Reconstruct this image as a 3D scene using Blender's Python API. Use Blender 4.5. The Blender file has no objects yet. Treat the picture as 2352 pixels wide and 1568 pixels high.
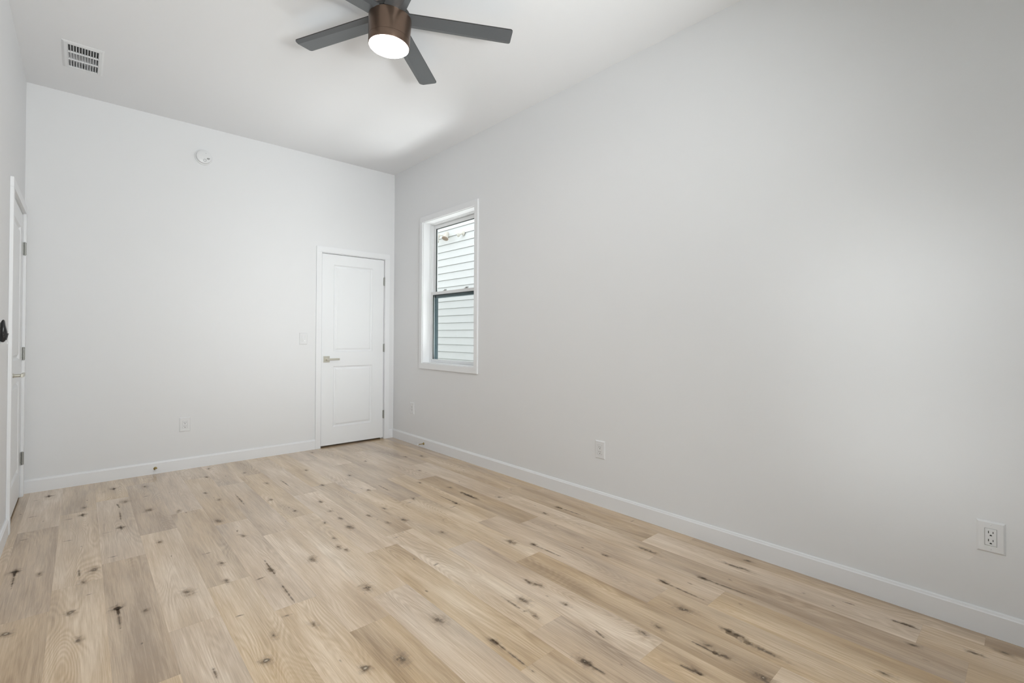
import bpy, bmesh, math, random
from mathutils import Matrix, Vector

S = bpy.context.scene
C = S.collection
PI = math.pi
random.seed(7)

# ------------------------------------------------------------------ room size
W = 3.022       # room width: left wall at x = -W, right wall at x = 0
H = 3.054       # ceiling height
YN = -5.95      # near wall behind the camera; back wall at y = 0

# ------------------------------------------------------------------ camera
def make_camera():
    yaw, pitch, roll, f = 0.7357, 0.0085, 0.0049, 1093.66
    fwd = Vector((math.sin(yaw)*math.cos(pitch), math.cos(yaw)*math.cos(pitch), math.sin(pitch)))
    r = Vector((math.cos(yaw), -math.sin(yaw), 0))
    u = r.cross(fwd)
    r2 = r*math.cos(roll) + u*math.sin(roll)
    u2 = -r*math.sin(roll) + u*math.cos(roll)
    cam = bpy.data.cameras.new('camera')
    cam.sensor_width = 36; cam.lens = 36*f/2352
    cam.shift_y = -22.6/2352
    cam.clip_start = 0.02
    o = bpy.data.objects.new('camera', cam); C.objects.link(o)
    m = Matrix((r2, u2, -fwd)).transposed().to_4x4()
    m.translation = (-2.7044, -5.0427, 1.1864)
    o.matrix_world = m
    S.camera = o
make_camera()

# ------------------------------------------------------------------ sky, daylight, exposure
S.view_settings.view_transform = 'Standard'
S.view_settings.look = 'None'
S.view_settings.gamma = 1
S.view_settings.use_curve_mapping = False
S.view_settings.exposure = 0.0

world = bpy.data.worlds.new('overcast_sky'); S.world = world
world.use_nodes = True
wb = world.node_tree.nodes['Background']
wb.inputs[0].default_value = (0.97, 0.985, 1.0, 1)
wb.inputs[1].default_value = 1.8

def area(name, loc, rot, sx, sy, power, col=(1,1,1), spread=180):
    l = bpy.data.lights.new(name, 'AREA'); l.shape = 'RECTANGLE'
    l.size = sx; l.size_y = sy; l.energy = power; l.color = col; l.spread = math.radians(spread)
    o = bpy.data.objects.new(name, l); C.objects.link(o)
    o.location = loc; o.rotation_euler = rot
    return o
# daylight at the windows: open sky outside the near window (behind the camera),
# the side window (beside the camera), ground bounce at the window in view; the rest is added fill
NEU = (0.995, 0.985, 0.995)
area('sky_near_window', (-1.75, YN-0.30, 1.75), (PI/2-0.10, 0, 0), 1.5, 1.5, 30, NEU, 105)
area('back_wall_fill_near_window', (-1.75, YN-0.32, 1.65), (PI/2-0.03, 0, 0.0), 1.4, 1.4, 1.2, NEU, 45)  # added narrow lamp that makes the light pool on the back wall
area('door_fill_near_window', (-1.75, YN-0.34, 1.55), (PI/2-0.03, 0, -0.16), 1.2, 1.0, 4.0, NEU, 30)  # tight beam added to brighten the closet door
area('ceiling_fill_near_window', (-1.75, YN-0.45, 0.95), (PI/2+0.45, 0, 0.25), 1.7, 1.2, 41, NEU, 80)  # upward fill lamp added to lighten the ceiling
area('steep_ceiling_fill_near_window', (-1.75, YN-0.35, 0.55), (PI/2+0.75, 0, 0.0), 1.5, 0.8, 16, NEU, 60)  # steeper fill, added for the middle of the ceiling
area('right_ceiling_fill_near_window', (-1.9, YN-0.45, 0.5), (PI/2+0.42, 0, -0.28), 1.5, 0.8, 42, NEU, 50)  # another added lamp, lifts the right part of the ceiling
area('upper_sash_side_window', (-W-0.30, -4.66, 1.72), (PI/2-0.12, 0, -PI/2), 0.75, 0.45, 0.50, NEU, 20)
area('lower_sash_side_window', (-W-0.30, -4.72, 1.25), (PI/2-0.17, 0, -PI/2), 0.75, 0.40, 0.30, NEU, 17)
area('ground_right_window', (0.75, -1.05, 0.25), (PI-0.85, 0, PI/2), 1.0, 0.8, 36, NEU, 130)

# ------------------------------------------------------------------ materials
def srgb(r, g, b):
    f = lambda c: ((c/255+0.055)/1.055)**2.4 if c > 10.31 else c/255/12.92
    return (f(r), f(g), f(b), 1)

def mat(name, col, rough=0.5, metal=0.0, spec=0.5, emis=None, es=0, coat=0, bump=None, mottle=0):
    m = bpy.data.materials.new(name); m.use_nodes = True
    nt = m.node_tree; p = nt.nodes['Principled BSDF']
    p.inputs['Base Color'].default_value = col
    p.inputs['Roughness'].default_value = rough
    p.inputs['Metallic'].default_value = metal
    p.inputs['Specular IOR Level'].default_value = spec
    if emis:
        p.inputs['Emission Color'].default_value = emis; p.inputs['Emission Strength'].default_value = es
    if bump or mottle:
        tc = nt.nodes.new('ShaderNodeTexCoord')
        n = nt.nodes.new('ShaderNodeTexNoise'); n.inputs['Scale'].default_value = (bump or (80, 0))[0]
        n.inputs['Detail'].default_value = 3
        nt.links.new(tc.outputs['Object'], n.inputs['Vector'])
        if bump:
            b = nt.nodes.new('ShaderNodeBump'); b.inputs['Strength'].default_value = bump[1]; b.inputs['Distance'].default_value = 0.002
            nt.links.new(n.outputs['Fac'], b.inputs['Height']); nt.links.new(b.outputs['Normal'], p.inputs['Normal'])
        if mottle:
            r = nt.nodes.new('ShaderNodeValToRGB')
            r.color_ramp.elements[0].position = 0.35; r.color_ramp.elements[1].position = 0.65
            r.color_ramp.elements[0].color = tuple(c*(1-mottle) for c in col[:3])+(1,)
            r.color_ramp.elements[1].color = tuple(min(1, c*(1+mottle)) for c in col[:3])+(1,)
            nt.links.new(n.outputs['Fac'], r.inputs['Fac']); nt.links.new(r.outputs['Color'], p.inputs['Base Color'])
    return m

M = dict(
    wall=mat('white_wall_paint', (0.792, 0.796, 0.806, 1), 0.7, spec=0.25, bump=(260, 0.04)),
    ceil=mat('white_ceiling_paint', (0.825, 0.83, 0.845, 1), 0.85, spec=0.15, bump=(200, 0.05)),
    trim=mat('white_trim_paint', (0.835, 0.842, 0.858, 1), 0.38, spec=0.5, bump=(90, 0.03)),
    door=mat('white_door_paint', (0.84, 0.85, 0.865, 1), 0.42, spec=0.45, bump=(120, 0.03)),
    vinyl=mat('white_window_vinyl', (0.80, 0.81, 0.82, 1), 0.35, bump=(60, 0.02)),
    plastic=mat('white_plastic', (0.785, 0.79, 0.80, 1), 0.32, bump=(60, 0.02)),
    nickel=mat('satin_nickel', srgb(202, 199, 188), 0.34, 0.7, bump=(300, 0.05)),
    hinge=mat('nickel_hinge', srgb(158, 158, 154), 0.36, 0.55, bump=(300, 0.05)),
    brass=mat('brushed_brass', srgb(168, 148, 96), 0.3, 0.85, bump=(300, 0.05)),
    slot=mat('dark_slot', (0.012, 0.012, 0.012, 1), 0.6, mottle=0.1),
    bronze=mat('brushed_bronze', srgb(106, 88, 76), 0.30, 0.8, bump=(200, 0.04)),
    blade=mat('charcoal_blade', srgb(84, 87, 90), 0.32, spec=0.8, mottle=0.02),
    dark=mat('dark_edge', srgb(38, 37, 36), 0.5, mottle=0.1),
    black=mat('black_plastic', srgb(30, 30, 32), 0.28, mottle=0.15),
    lens=mat('lit_lens', (1, 1, 1, 1), 0.4, emis=(1.0, 0.965, 0.92, 1), es=60),
    led=mat('lit_indicator', (1, 1, 1, 1), 0.4, emis=(1, 1, 1, 1), es=1.6),
    teal=mat('dark_teal_frame', srgb(58, 76, 82), 0.35, 0.2, mottle=0.12),
    gasket=mat('black_gasket', srgb(46, 52, 50), 0.5, mottle=0.1),
    siding=mat('white_lap_siding', (0.82, 0.825, 0.83, 1), 0.55, mottle=0.02),
    lampw=mat('painted_lamp_metal', srgb(225, 220, 210), 0.4, mottle=0.03),
    lampt=mat('tan_lamp_rim', srgb(170, 150, 132), 0.5, mottle=0.08),
    grass=mat('grass_ground', srgb(120, 124, 96), 0.9, mottle=0.25),
    duct=mat('galvanised_duct', srgb(70, 70, 68), 0.6, mottle=0.1),
    gap=mat('floor_gap', srgb(150, 130, 106), 0.8, mottle=0.1),
    ink=mat('grey_print', srgb(120, 120, 120), 0.6, mottle=0.1),
)

def glass_mat():
    m = bpy.data.materials.new('window_glass'); m.use_nodes = True
    nt = m.node_tree; nt.nodes.clear()
    o = nt.nodes.new('ShaderNodeOutputMaterial'); mx = nt.nodes.new('ShaderNodeMixShader')
    t = nt.nodes.new('ShaderNodeBsdfTransparent'); g = nt.nodes.new('ShaderNodeBsdfGlossy')
    lw = nt.nodes.new('ShaderNodeLayerWeight'); lw.inputs[0].default_value = 0.5
    pw = nt.nodes.new('ShaderNodeMath'); pw.operation = 'POWER'; pw.inputs[1].default_value = 5
    f = nt.nodes.new('ShaderNodeMath'); f.operation = 'MULTIPLY_ADD'; f.inputs[1].default_value = 0.5; f.inputs[2].default_value = 0.02
    nt.links.new(lw.outputs['Facing'], pw.inputs[0]); nt.links.new(pw.outputs[0], f.inputs[0])
    t.inputs[0].default_value = (0.96, 0.985, 0.98, 1); g.inputs['Roughness'].default_value = 0.02
    nt.links.new(f.outputs[0], mx.inputs[0]); nt.links.new(t.outputs[0], mx.inputs[1]); nt.links.new(g.outputs[0], mx.inputs[2])
    nt.links.new(mx.outputs[0], o.inputs[0])
    return m
def screen_mat():
    m = bpy.data.materials.new('insect_screen'); m.use_nodes = True
    nt = m.node_tree; nt.nodes.clear()
    o = nt.nodes.new('ShaderNodeOutputMaterial'); mx = nt.nodes.new('ShaderNodeMixShader')
    t = nt.nodes.new('ShaderNodeBsdfTransparent'); g = nt.nodes.new('ShaderNodeBsdfDiffuse')
    g.inputs[0].default_value = srgb(110, 118, 122); mx.inputs[0].default_value = 0.13
    nt.links.new(t.outputs[0], mx.inputs[1]); nt.links.new(g.outputs[0], mx.inputs[2]); nt.links.new(mx.outputs[0], o.inputs[0])
    return m
M['glass'] = glass_mat(); M['screen'] = screen_mat()

# ------------------------------------------------------------------ mesh helpers
def box(bm, x0, x1, y0, y1, z0, z1, bev=0.0, seg=2, mi=0):
    b = bmesh.new()
    bmesh.ops.create_cube(b, size=1)
    for v in b.verts:
        v.co = ((x0+x1)/2+v.co.x*(x1-x0), (y0+y1)/2+v.co.y*(y1-y0), (z0+z1)/2+v.co.z*(z1-z0))
    if bev > 0:
        bmesh.ops.bevel(b, geom=b.edges[:], offset=bev, segments=seg, affect='EDGES', profile=0.5)
    for f in b.faces: f.material_index = mi
    merge(bm, b)

def merge(bm, b, mtx=None):
    if mtx is not None: bmesh.ops.transform(b, matrix=mtx, verts=b.verts)
    me = bpy.data.meshes.new('tmp'); b.to_mesh(me); b.free()
    bm.from_mesh(me); bpy.data.meshes.remove(me)

def lathe(bm, prof, seg=48, mtx=None):
    """prof: list of (r, z); r=0 closes"""
    b = bmesh.new(); rings = []
    for r, z in prof:
        if r < 1e-6: rings.append([b.verts.new((0, 0, z))])
        else: rings.append([b.verts.new((r*math.cos(2*PI*i/seg), r*math.sin(2*PI*i/seg), z)) for i in range(seg)])
    for a, c in zip(rings[:-1], rings[1:]):
        for i in range(seg):
            j = (i+1) % seg
            if len(a) == 1 and len(c) == 1: continue
            if len(a) == 1: b.faces.new((a[0], c[i], c[j]))
            elif len(c) == 1: b.faces.new((a[i], a[j], c[0]))
            else: b.faces.new((a[i], a[j], c[j], c[i]))
    bmesh.ops.recalc_face_normals(b, faces=b.faces)
    for f in b.faces: f.smooth = True
    for e_ in b.edges:
        if len(e_.link_faces) == 2 and e_.calc_face_angle(0) > 0.55: e_.smooth = False
    merge(bm, b, mtx)

def prism(bm, pts, y0, y1, bev=0.0):
    """outline pts in (x, z), extruded along y"""
    b = bmesh.new()
    a = [b.verts.new((p[0], y0, p[1])) for p in pts]; c = [b.verts.new((p[0], y1, p[1])) for p in pts]
    b.faces.new(a); b.faces.new(c[::-1])
    n = len(pts)
    for i in range(n): b.faces.new((a[i], c[i], c[(i+1) % n], a[(i+1) % n]))
    bmesh.ops.recalc_face_normals(b, faces=b.faces)
    if bev: bmesh.ops.bevel(b, geom=b.edges[:], offset=bev, segments=2, affect='EDGES', profile=0.5)
    merge(bm, b)

def obj(name, bm, m, parent=None, smooth=False, weld=False):
    me = bpy.data.meshes.new(name)
    bmesh.ops.recalc_face_normals(bm, faces=bm.faces)
    bm.to_mesh(me); bm.free()
    for mm in (m if isinstance(m, (list, tuple)) else [m]): me.materials.append(mm)
    if smooth:
        for p in me.polygons: p.use_smooth = True
    o = bpy.data.objects.new(name, me); C.objects.link(o)
    if parent is not None: o.parent = parent
    return o

def B(): return bmesh.new()

def empty(name, loc, rz=0):
    o = bpy.data.objects.new(name, None); C.objects.link(o)
    o.empty_display_size = 0.1
    o.location = loc; o.rotation_euler = (0, 0, rz)
    return o

def tag(o, label=None, cat=None, group=None, kind=None):
    if label: o['label'] = label
    if cat: o['category'] = cat
    if group: o['group'] = group
    if kind: o['kind'] = kind
    return o

def struct(name, bm, m, label=None):
    return tag(obj(name, bm, m), label, kind='structure')

def dup(root, loc, rz, label, group=None):
    r = root.copy(); C.objects.link(r); r.location = loc; r.rotation_euler = (0, 0, rz); r['label'] = label
    if group: r['group'] = group
    for ch in list(root.children):
        c = ch.copy(); C.objects.link(c); c.parent = r
        for g in list(ch.children):
            d = g.copy(); C.objects.link(d); d.parent = c
    return r

# ------------------------------------------------------------------ room shell
T = 0.16  # wall thickness
def wall_with_holes(bm, a0, a1, holes, z1, put):
    """wall along axis a; holes = [(a0, a1, z0, z1)]; put(bm, a0, a1, z0, z1) adds a slab piece"""
    holes = sorted(holes); cur = a0
    for h0, h1, hz0, hz1 in holes:
        put(bm, cur, h0, 0, z1)
        if hz0 > 0: put(bm, h0, h1, 0, hz0)
        put(bm, h0, h1, hz1, z1)
        cur = h1
    put(bm, cur, a1, 0, z1)

D1 = (-0.852, -0.107, 2.062)                 # rough opening of the closet door in the back wall
D2 = (-0.942, -0.084, 2.062)                 # rough opening of the door in the left wall (y)
WIN = (0.893, 2.388)
W1 = (-1.545, -0.640)                        # window in the right wall (y)
W2 = (-2.50, -1.00)                          # window in the near wall (x)
W3 = (-5.25, -4.25)                          # window in the left wall (y)

bm = B(); wall_with_holes(bm, -W, 0, [(D1[0], D1[1], 0, D1[2])], H, lambda b, a, c, z0, z1: box(b, a, c, 0, T, z0, z1))
struct('wall_back', bm, M['wall'])
bm = B(); wall_with_holes(bm, YN, T, [(W1[0], W1[1], *WIN)], H, lambda b, a, c, z0, z1: box(b, 0, T, a, c, z0, z1))
struct('wall_right', bm, M['wall'])
bm = B(); wall_with_holes(bm, YN, T, [(W3[0], W3[1], *WIN), (D2[0], D2[1], 0, D2[2])], H, lambda b, a, c, z0, z1: box(b, -W-T, -W, a, c, z0, z1))
struct('wall_left', bm, M['wall'])
bm = B(); wall_with_holes(bm, -W-T, T, [(W2[0], W2[1], *WIN)], H, lambda b, a, c, z0, z1: box(b, a, c, YN-T, YN, z0, z1))
struct('wall_near', bm, M['wall'])

# dark closet behind the back door and hall behind the left door
bm = B()
box(bm, -1.4, 0.2, 1.2, 1.26, 0, 2.6); box(bm, -1.46, -1.4, T, 1.26, 0, 2.6); box(bm, 0.2, 0.26, T, 1.26, 0, 2.6); box(bm, -1.4, 0.2, T, 1.2, 2.5, 2.6)
struct('wall_closet', bm, M['wall'])
bm = B()
x = -W-T
box(bm, x-1.26, x-1.2, -1.6, 0.5, 0, 2.6); box(bm, x-1.2, x, 0.44, 0.5, 0, 2.6); box(bm, x-1.2, x, -1.6, -1.54, 0, 2.6); box(bm, x-1.2, x, -1.54, 0.44, 2.5, 2.6)
struct('wall_hall', bm, M['wall'])

# ceiling with the register opening
VX, VY = (-2.787, -2.632), (-0.862, -0.522)
bm = B()
box(bm, -W-T, VX[0], YN-T, T, H, H+0.1); box(bm, VX[1], T, YN-T, T, H, H+0.1)
box(bm, VX[0], VX[1], YN-T, VY[0], H, H+0.1); box(bm, VX[0], VX[1], VY[1], T, H, H+0.1)
struct('ceiling', bm, M['ceil'])

# ------------------------------------------------------------------ plank floor
# wood marks on the boards: x, y, sort
KNOTS=[(-2.867,-0.201,'x'),(-2.507,-0.290,'x'),(-2.686,-0.844,'x'),(-2.511,-1.270,'x'),(-2.931,-0.261,'d'),(-2.567,-0.342,'d'),(-2.751,-0.886,'d'),(-2.574,-1.312,'d'),(-2.928,-0.675,'d'),(-2.751,-1.311,'d'),(-2.571,-1.735,'d'),(-2.932,-1.128,'d'),(-2.463,-0.707,'K'),(-2.647,-1.856,'K'),(-2.500,-0.823,'s'),(-2.985,-0.567,'s'),(-2.845,-1.731,'k'),(-2.688,-1.976,'k'),(-2.661,-0.499,'s'),(-2.870,-0.822,'s'),(-2.692,-1.456,'s'),(-2.342,-0.667,'d'),(-2.355,-1.017,'K'),(-2.325,-0.384,'k'),(-2.677,-0.671,'k'),(-2.727,-2.279,'e'),(-2.913,-2.306,'e'),(-2.576,-2.369,'x'),(-2.487,-2.467,'k'),(-2.701,-2.544,'k'),(-2.519,-2.733,'s'),(-2.663,-2.141,'d'),(-2.936,-1.624,'x'),(-2.327,-2.417,'K'),(-2.173,-2.419,'k'),(-1.983,-2.441,'k'),(-2.046,-2.500,'d'),(-2.188,-2.018,'d'),(-2.153,-2.203,'k'),(-1.788,-2.467,'K'),(-1.625,-2.416,'k'),(-1.607,-2.483,'k'),(-1.698,-2.923,'K'),(-2.046,-2.911,'d'),(-1.986,-3.047,'k'),(-2.131,-3.016,'k'),(-2.194,-3.154,'e'),(-1.943,-3.432,'e'),(-1.993,-3.337,'s'),(-2.197,-2.779,'d'),(-1.585,-3.363,'K'),(-1.821,-3.472,'K'),(-0.858,-3.007,'K'),(-1.015,-2.991,'s'),(-1.223,-3.490,'K'),(-1.266,-3.610,'k'),(-1.077,-3.441,'k'),(-1.093,-3.385,'k'),(-1.105,-3.638,'k'),(-1.116,-3.540,'s'),(-0.607,-3.327,'s'),(-1.325,-2.946,'d'),(-1.254,-2.471,'s'),(-1.505,-3.136,'s'),(-1.384,-2.822,'s'),(-1.506,-3.624,'k'),(-1.334,-3.929,'K'),(-0.364,-3.585,'L'),(-0.185,-3.994,'L'),(-0.075,-4.006,'k'),(-0.604,-3.819,'k'),(-0.426,-3.932,'k'),(-0.751,-4.005,'K'),(-0.755,-4.190,'k'),(-0.755,-4.243,'k'),(-0.777,-4.335,'L'),(-0.947,-4.001,'k'),(-0.907,-4.187,'k'),(-0.919,-4.262,'k'),(-1.074,-4.225,'k'),(-0.935,-4.397,'K'),(-1.026,-3.980,'k'),(-1.245,-4.030,'s'),(-0.344,-4.031,'s'),(-0.524,-3.919,'s'),(-0.523,-4.152,'s'),(-0.210,-4.311,'s'),(-0.160,-4.678,'k'),(-0.314,-4.714,'k'),(-0.591,-4.681,'k'),(-0.228,-4.432,'s'),(-0.199,-4.879,'k'),(-0.387,-4.766,'s'),(-0.112,-4.956,'k'),(-0.710,-0.796,'k'),(-0.346,-0.893,'k'),(-0.210,-0.973,'k'),(-0.591,-0.846,'s'),(-0.556,-0.325,'s'),(-0.493,-1.399,'k'),(-0.670,-1.698,'k'),(-0.557,-1.961,'k'),(-0.532,-1.739,'s'),(-0.559,-2.169,'L'),(-0.730,-2.274,'k'),(-0.786,-2.322,'d'),(-0.904,-1.997,'k'),(-0.966,-2.046,'d'),(-1.154,-2.036,'k'),(-1.154,-2.302,'K'),(-0.967,-2.476,'s'),(-1.078,-2.634,'k'),(-1.289,-2.090,'k'),(-1.253,-2.280,'k'),(-1.280,-2.190,'s'),(-1.062,-1.601,'k'),(-1.085,-1.533,'s'),(-1.011,-1.139,'k'),(-0.950,-1.030,'s'),(-1.447,-1.843,'k'),(-1.449,-2.016,'k'),(-1.463,-2.189,'K'),(-1.431,-1.616,'k'),(-1.551,-2.017,'k'),(-1.281,-1.251,'k'),(-1.233,-0.737,'k'),(-1.326,-2.511,'d'),(-1.598,-2.287,'k'),(-0.967,-0.135,'k'),(-0.158,-1.533,'s'),(-0.208,-1.664,'s'),(-0.418,-1.892,'s'),(-0.415,-2.383,'k'),(-0.239,-2.319,'s'),(-0.242,-2.811,'k'),(-0.340,-2.682,'s'),(-0.395,-2.825,'k'),(-0.489,-3.012,'s'),(-0.367,-3.090,'s'),(-0.588,-3.469,'k'),(-0.782,-3.114,'k'),(-0.067,-3.291,'d'),(-0.562,-2.240,'L'),(-2.204,-1.171,'k'),(-2.175,-1.241,'s'),(-1.958,-1.095,'k'),(-1.978,-1.025,'s'),(-2.003,-0.865,'k'),(-2.044,-1.545,'K'),(-1.979,-1.721,'s'),(-1.995,-1.795,'s'),(-1.984,-1.893,'k'),(-1.682,-1.338,'k'),(-1.636,-1.588,'s'),(-1.624,-1.682,'k'),(-1.917,-0.409,'k'),(-1.855,-0.122,'k'),(-1.655,-0.480,'k'),(-1.594,-0.906,'k'),(-1.730,-1.838,'s'),(-2.201,-0.671,'s'),(-2.360,-1.677,'k'),(-2.336,-1.932,'s'),(-1.794,-0.475,'s'),(-2.142,0.291,'s')]
CRACKS=[(-2.510,-0.710,-2.500,-0.823),(-2.500,-0.910,-2.506,-1.134),(-2.702,-1.796,-2.698,-1.920),(-2.935,-1.623,-2.934,-1.853),(-2.576,-2.372,-2.575,-2.588),(-1.978,-2.283,-1.982,-2.530),(-2.346,-3.055,-2.345,-3.156),(-1.987,-2.610,-1.991,-2.828),(-0.789,-3.104,-0.777,-3.348),(-1.503,-3.614,-1.509,-3.871),(-1.333,-3.923,-1.328,-4.033),(-1.276,-3.386,-1.278,-3.557),(-1.152,-3.832,-1.171,-3.902),(-0.609,-3.822,-0.612,-4.055),(-0.431,-3.934,-0.416,-4.207),(-0.931,-4.124,-0.930,-4.245),(-1.091,-4.153,-1.080,-4.247),(-0.952,-1.515,-0.950,-1.781),(-0.727,-2.021,-0.721,-2.360),(-0.242,-2.811,-0.234,-3.064),(-1.843,-1.023,-1.849,-1.352),(-1.485,-0.869,-1.484,-1.128),(-0.167,-4.602,-0.167,-4.714),(-0.157,-4.450,-0.152,-4.494)]

PW = 0.179
def floor_mats():
    m = bpy.data.materials.new('oak_plank'); m.use_nodes = True
    nt = m.node_tree; N = nt.nodes; L = nt.links; p = N['Principled BSDF']
    uv = N.new('ShaderNodeUVMap'); uv.uv_map = 'grain'
    at = N.new('ShaderNodeAttribute'); at.attribute_name = 'plank'
    sp = N.new('ShaderNodeSeparateColor'); L.new(at.outputs['Color'], sp.inputs[0])
    def mp(sx, sy):
        a = N.new('ShaderNodeMapping'); a.inputs['Scale'].default_value = (sx, sy, 1); L.new(uv.outputs[0], a.inputs[0]); return a
    def noise(sx, sy, det=3, dist=0.0, rough=0.5):
        n = N.new('ShaderNodeTexNoise'); n.inputs['Scale'].default_value = 1; n.inputs['Detail'].default_value = det
        n.inputs['Distortion'].default_value = dist; n.inputs['Roughness'].default_value = rough
        L.new(mp(sx, sy).outputs[0], n.inputs['Vector']); return n.outputs['Fac']
    def math_(op, a, b=None, c=None):
        n = N.new('ShaderNodeMath'); n.operation = op
        for i, q in enumerate((a, b, c)):
            if q is None: continue
            if isinstance(q, (int, float)): n.inputs[i].default_value = q
            else: L.new(q, n.inputs[i])
        return n.outputs[0]
    broad = noise(9, 1.3, 2, 0.3)
    warm = noise(4, 0.9, 2, 0.2)
    streak = noise(100, 3.6, 5, 0.7, 0.62)
    fine = noise(420, 9, 3, 0.4, 0.6)
    cath = noise(6.5, 0.85, 1, 0.35)
    rings = math_('SINE', math_('MULTIPLY', cath, 210))
    ringm = math_('MULTIPLY', rings, math_('SMOOTH_MIN', math_('MULTIPLY', math_('MAXIMUM', math_('SUBTRACT', noise(5, 1.1, 1), 0.46), 0.0), 6.0), 1.0, 0.2))
    # value: plank tone + broad + streak + rings
    v = math_('ADD', sp.outputs[0], math_('MULTIPLY', math_('SUBTRACT', broad, 0.5), 1.25))
    v = math_('ADD', v, math_('MULTIPLY', math_('SUBTRACT', streak, 0.5), 0.85))
    v = math_('ADD', v, math_('MULTIPLY', math_('SUBTRACT', fine, 0.5), 0.62))
    v = math_('ADD', v, math_('MULTIPLY', ringm, -0.10))
    cr = N.new('ShaderNodeValToRGB'); e = cr.color_ramp.elements
    e[0].position = 0.0; e[0].color = srgb(158, 131, 103); e[1].position = 1.0; e[1].color = srgb(242, 222, 199)
    k = e.new(0.5); k.color = srgb(205, 179, 150)
    L.new(v, cr.inputs[0])
    # grey/pink drift
    mx = N.new('ShaderNodeMix'); mx.data_type = 'RGBA'; mx.blend_type = 'MIX'
    L.new(math_('MULTIPLY', math_('SUBTRACT', warm, 0.40), 1.3), mx.inputs['Factor'])
    L.new(cr.outputs[0], mx.inputs['A'])
    hs = N.new('ShaderNodeHueSaturation'); hs.inputs['Saturation'].default_value = 0.62; hs.inputs['Value'].default_value = 1.0
    L.new(cr.outputs[0], hs.inputs['Color']); L.new(hs.outputs[0], mx.inputs['B'])
    # each board has its own share of honey tone
    hn = N.new('ShaderNodeHueSaturation'); hn.inputs['Saturation'].default_value = 1.55; hn.inputs['Value'].default_value = 0.94; hn.inputs['Hue'].default_value = 0.507
    L.new(mx.outputs['Result'], hn.inputs['Color'])
    m2 = N.new('ShaderNodeMix'); m2.data_type = 'RGBA'
    L.new(sp.outputs[1], m2.inputs['Factor']); L.new(mx.outputs['Result'], m2.inputs['A']); L.new(hn.outputs[0], m2.inputs['B'])
    L.new(m2.outputs['Result'], p.inputs['Base Color'])
    p.inputs['Specular IOR Level'].default_value = 0.9
    p.inputs['Coat Weight'].default_value = 0.9; p.inputs['Coat Roughness'].default_value = 0.26; p.inputs['Coat IOR'].default_value = 1.65
    L.new(math_('ADD', 0.27, math_('MULTIPLY', streak, 0.16)), p.inputs['Roughness'])
    bp = N.new('ShaderNodeBump'); bp.inputs['Strength'].default_value = 0.32; bp.inputs['Distance'].default_value = 0.0012
    L.new(math_('ADD', math_('ADD', streak, math_('MULTIPLY', fine, 0.7)), math_('MULTIPLY', ringm, 0.22)), bp.inputs['Height'])
    L.new(bp.outputs[0], p.inputs['Normal'])
    # knots, dashes and cracks: dark marks with soft noisy edges
    def mark(name, col, soft, amt, round_):
        m = bpy.data.materials.new(name); m.use_nodes = True
        nt = m.node_tree; N = nt.nodes; L = nt.links; p = N['Principled BSDF']; out = N['Material Output']
        uv = N.new('ShaderNodeUVMap'); uv.uv_map = 'grain'
        tc = N.new('ShaderNodeTexCoord')
        n = N.new('ShaderNodeTexNoise'); n.inputs['Scale'].default_value = 48; n.inputs['Detail'].default_value = 5; L.new(tc.outputs['Object'], n.inputs['Vector'])
        ln = N.new('ShaderNodeVectorMath'); ln.operation = 'LENGTH'; L.new(uv.outputs[0], ln.inputs[0])
        a = N.new('ShaderNodeMath'); a.operation = 'ADD'; L.new(ln.outputs['Value'], a.inputs[0])
        s = N.new('ShaderNodeMath'); s.operation = 'MULTIPLY_ADD'; s.inputs[1].default_value = round_; s.inputs[2].default_value = -round_/2
        L.new(n.outputs['Fac'], s.inputs[0]); L.new(s.outputs[0], a.inputs[1])
        mr = N.new('ShaderNodeMapRange'); mr.interpolation_type = 'SMOOTHSTEP'
        mr.inputs['From Min'].default_value = soft; mr.inputs['From Max'].default_value = 0.98
        mr.inputs['To Min'].default_value = amt; mr.inputs['To Max'].default_value = 0
        L.new(a.outputs[0], mr.inputs['Value'])
        p.inputs['Base Color'].default_value = col; p.inputs['Roughness'].default_value = 0.5
        t = N.new('ShaderNodeBsdfTransparent'); mx = N.new('ShaderNodeMixShader')
        L.new(mr.outputs[0], mx.inputs[0]); L.new(t.outputs[0], mx.inputs[1]); L.new(p.outputs[0], mx.inputs[2]); L.new(mx.outputs[0], out.inputs['Surface'])
        return m
    return [m, M['gap'], mark('knot_halo', srgb(160, 138, 114), 0.0, 0.34, 1.6), mark('knot_core', srgb(126, 108, 90), 0.0, 0.47, 2.6), mark('knot_eye', srgb(205, 190, 168), 0.2, 0.8, 0.5)]

SEAM = {-1: 0, 0: -0.02, 1: -1.06, 2: -1.21, 3: -0.40, 4: -0.21, 5: -0.76, 6: -0.40, 7: -1.24, 8: -0.15, 9: -0.58, 10: -0.755,
        11: -0.40, 12: -1.22, 13: -0.28, 14: -0.59, 15: -0.77, 16: -0.985, 17: -1.214}
TONE = {0: [.45, .12, .5, .45, .3, .02], 1: [.45, .5, .22, .62, .6, .5], 2: [.35, .6, .6, .22, .62, .5], 3: [.35, .45, .2, .45, .45, .5],
        4: [.4, .4, .62, .4, .5], 5: [.5, .28, .62, .25, .5], 6: [.5, .55, .5, .55, .5, .5], 7: [.58, .3, .66, .36, .5], 8: [.4, .5, .6, .5, .5, .5],
        9: [.45, .5, .62, .55, .5], 10: [.45, .33, .68, .28, .5], 11: [.33, .5, .5, .6, .5, .4], 12: [.4, .3, .66, .55, .5], 13: [.3, .22, .72, .55, .5, .5],
        14: [.5, .55, .25, .6, .5], 15: [.3, .5, .65, .55, .5], 16: [.55, .22, .5, .5, .5], 17: [.3, .6, .5, .5, .5]}
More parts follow.
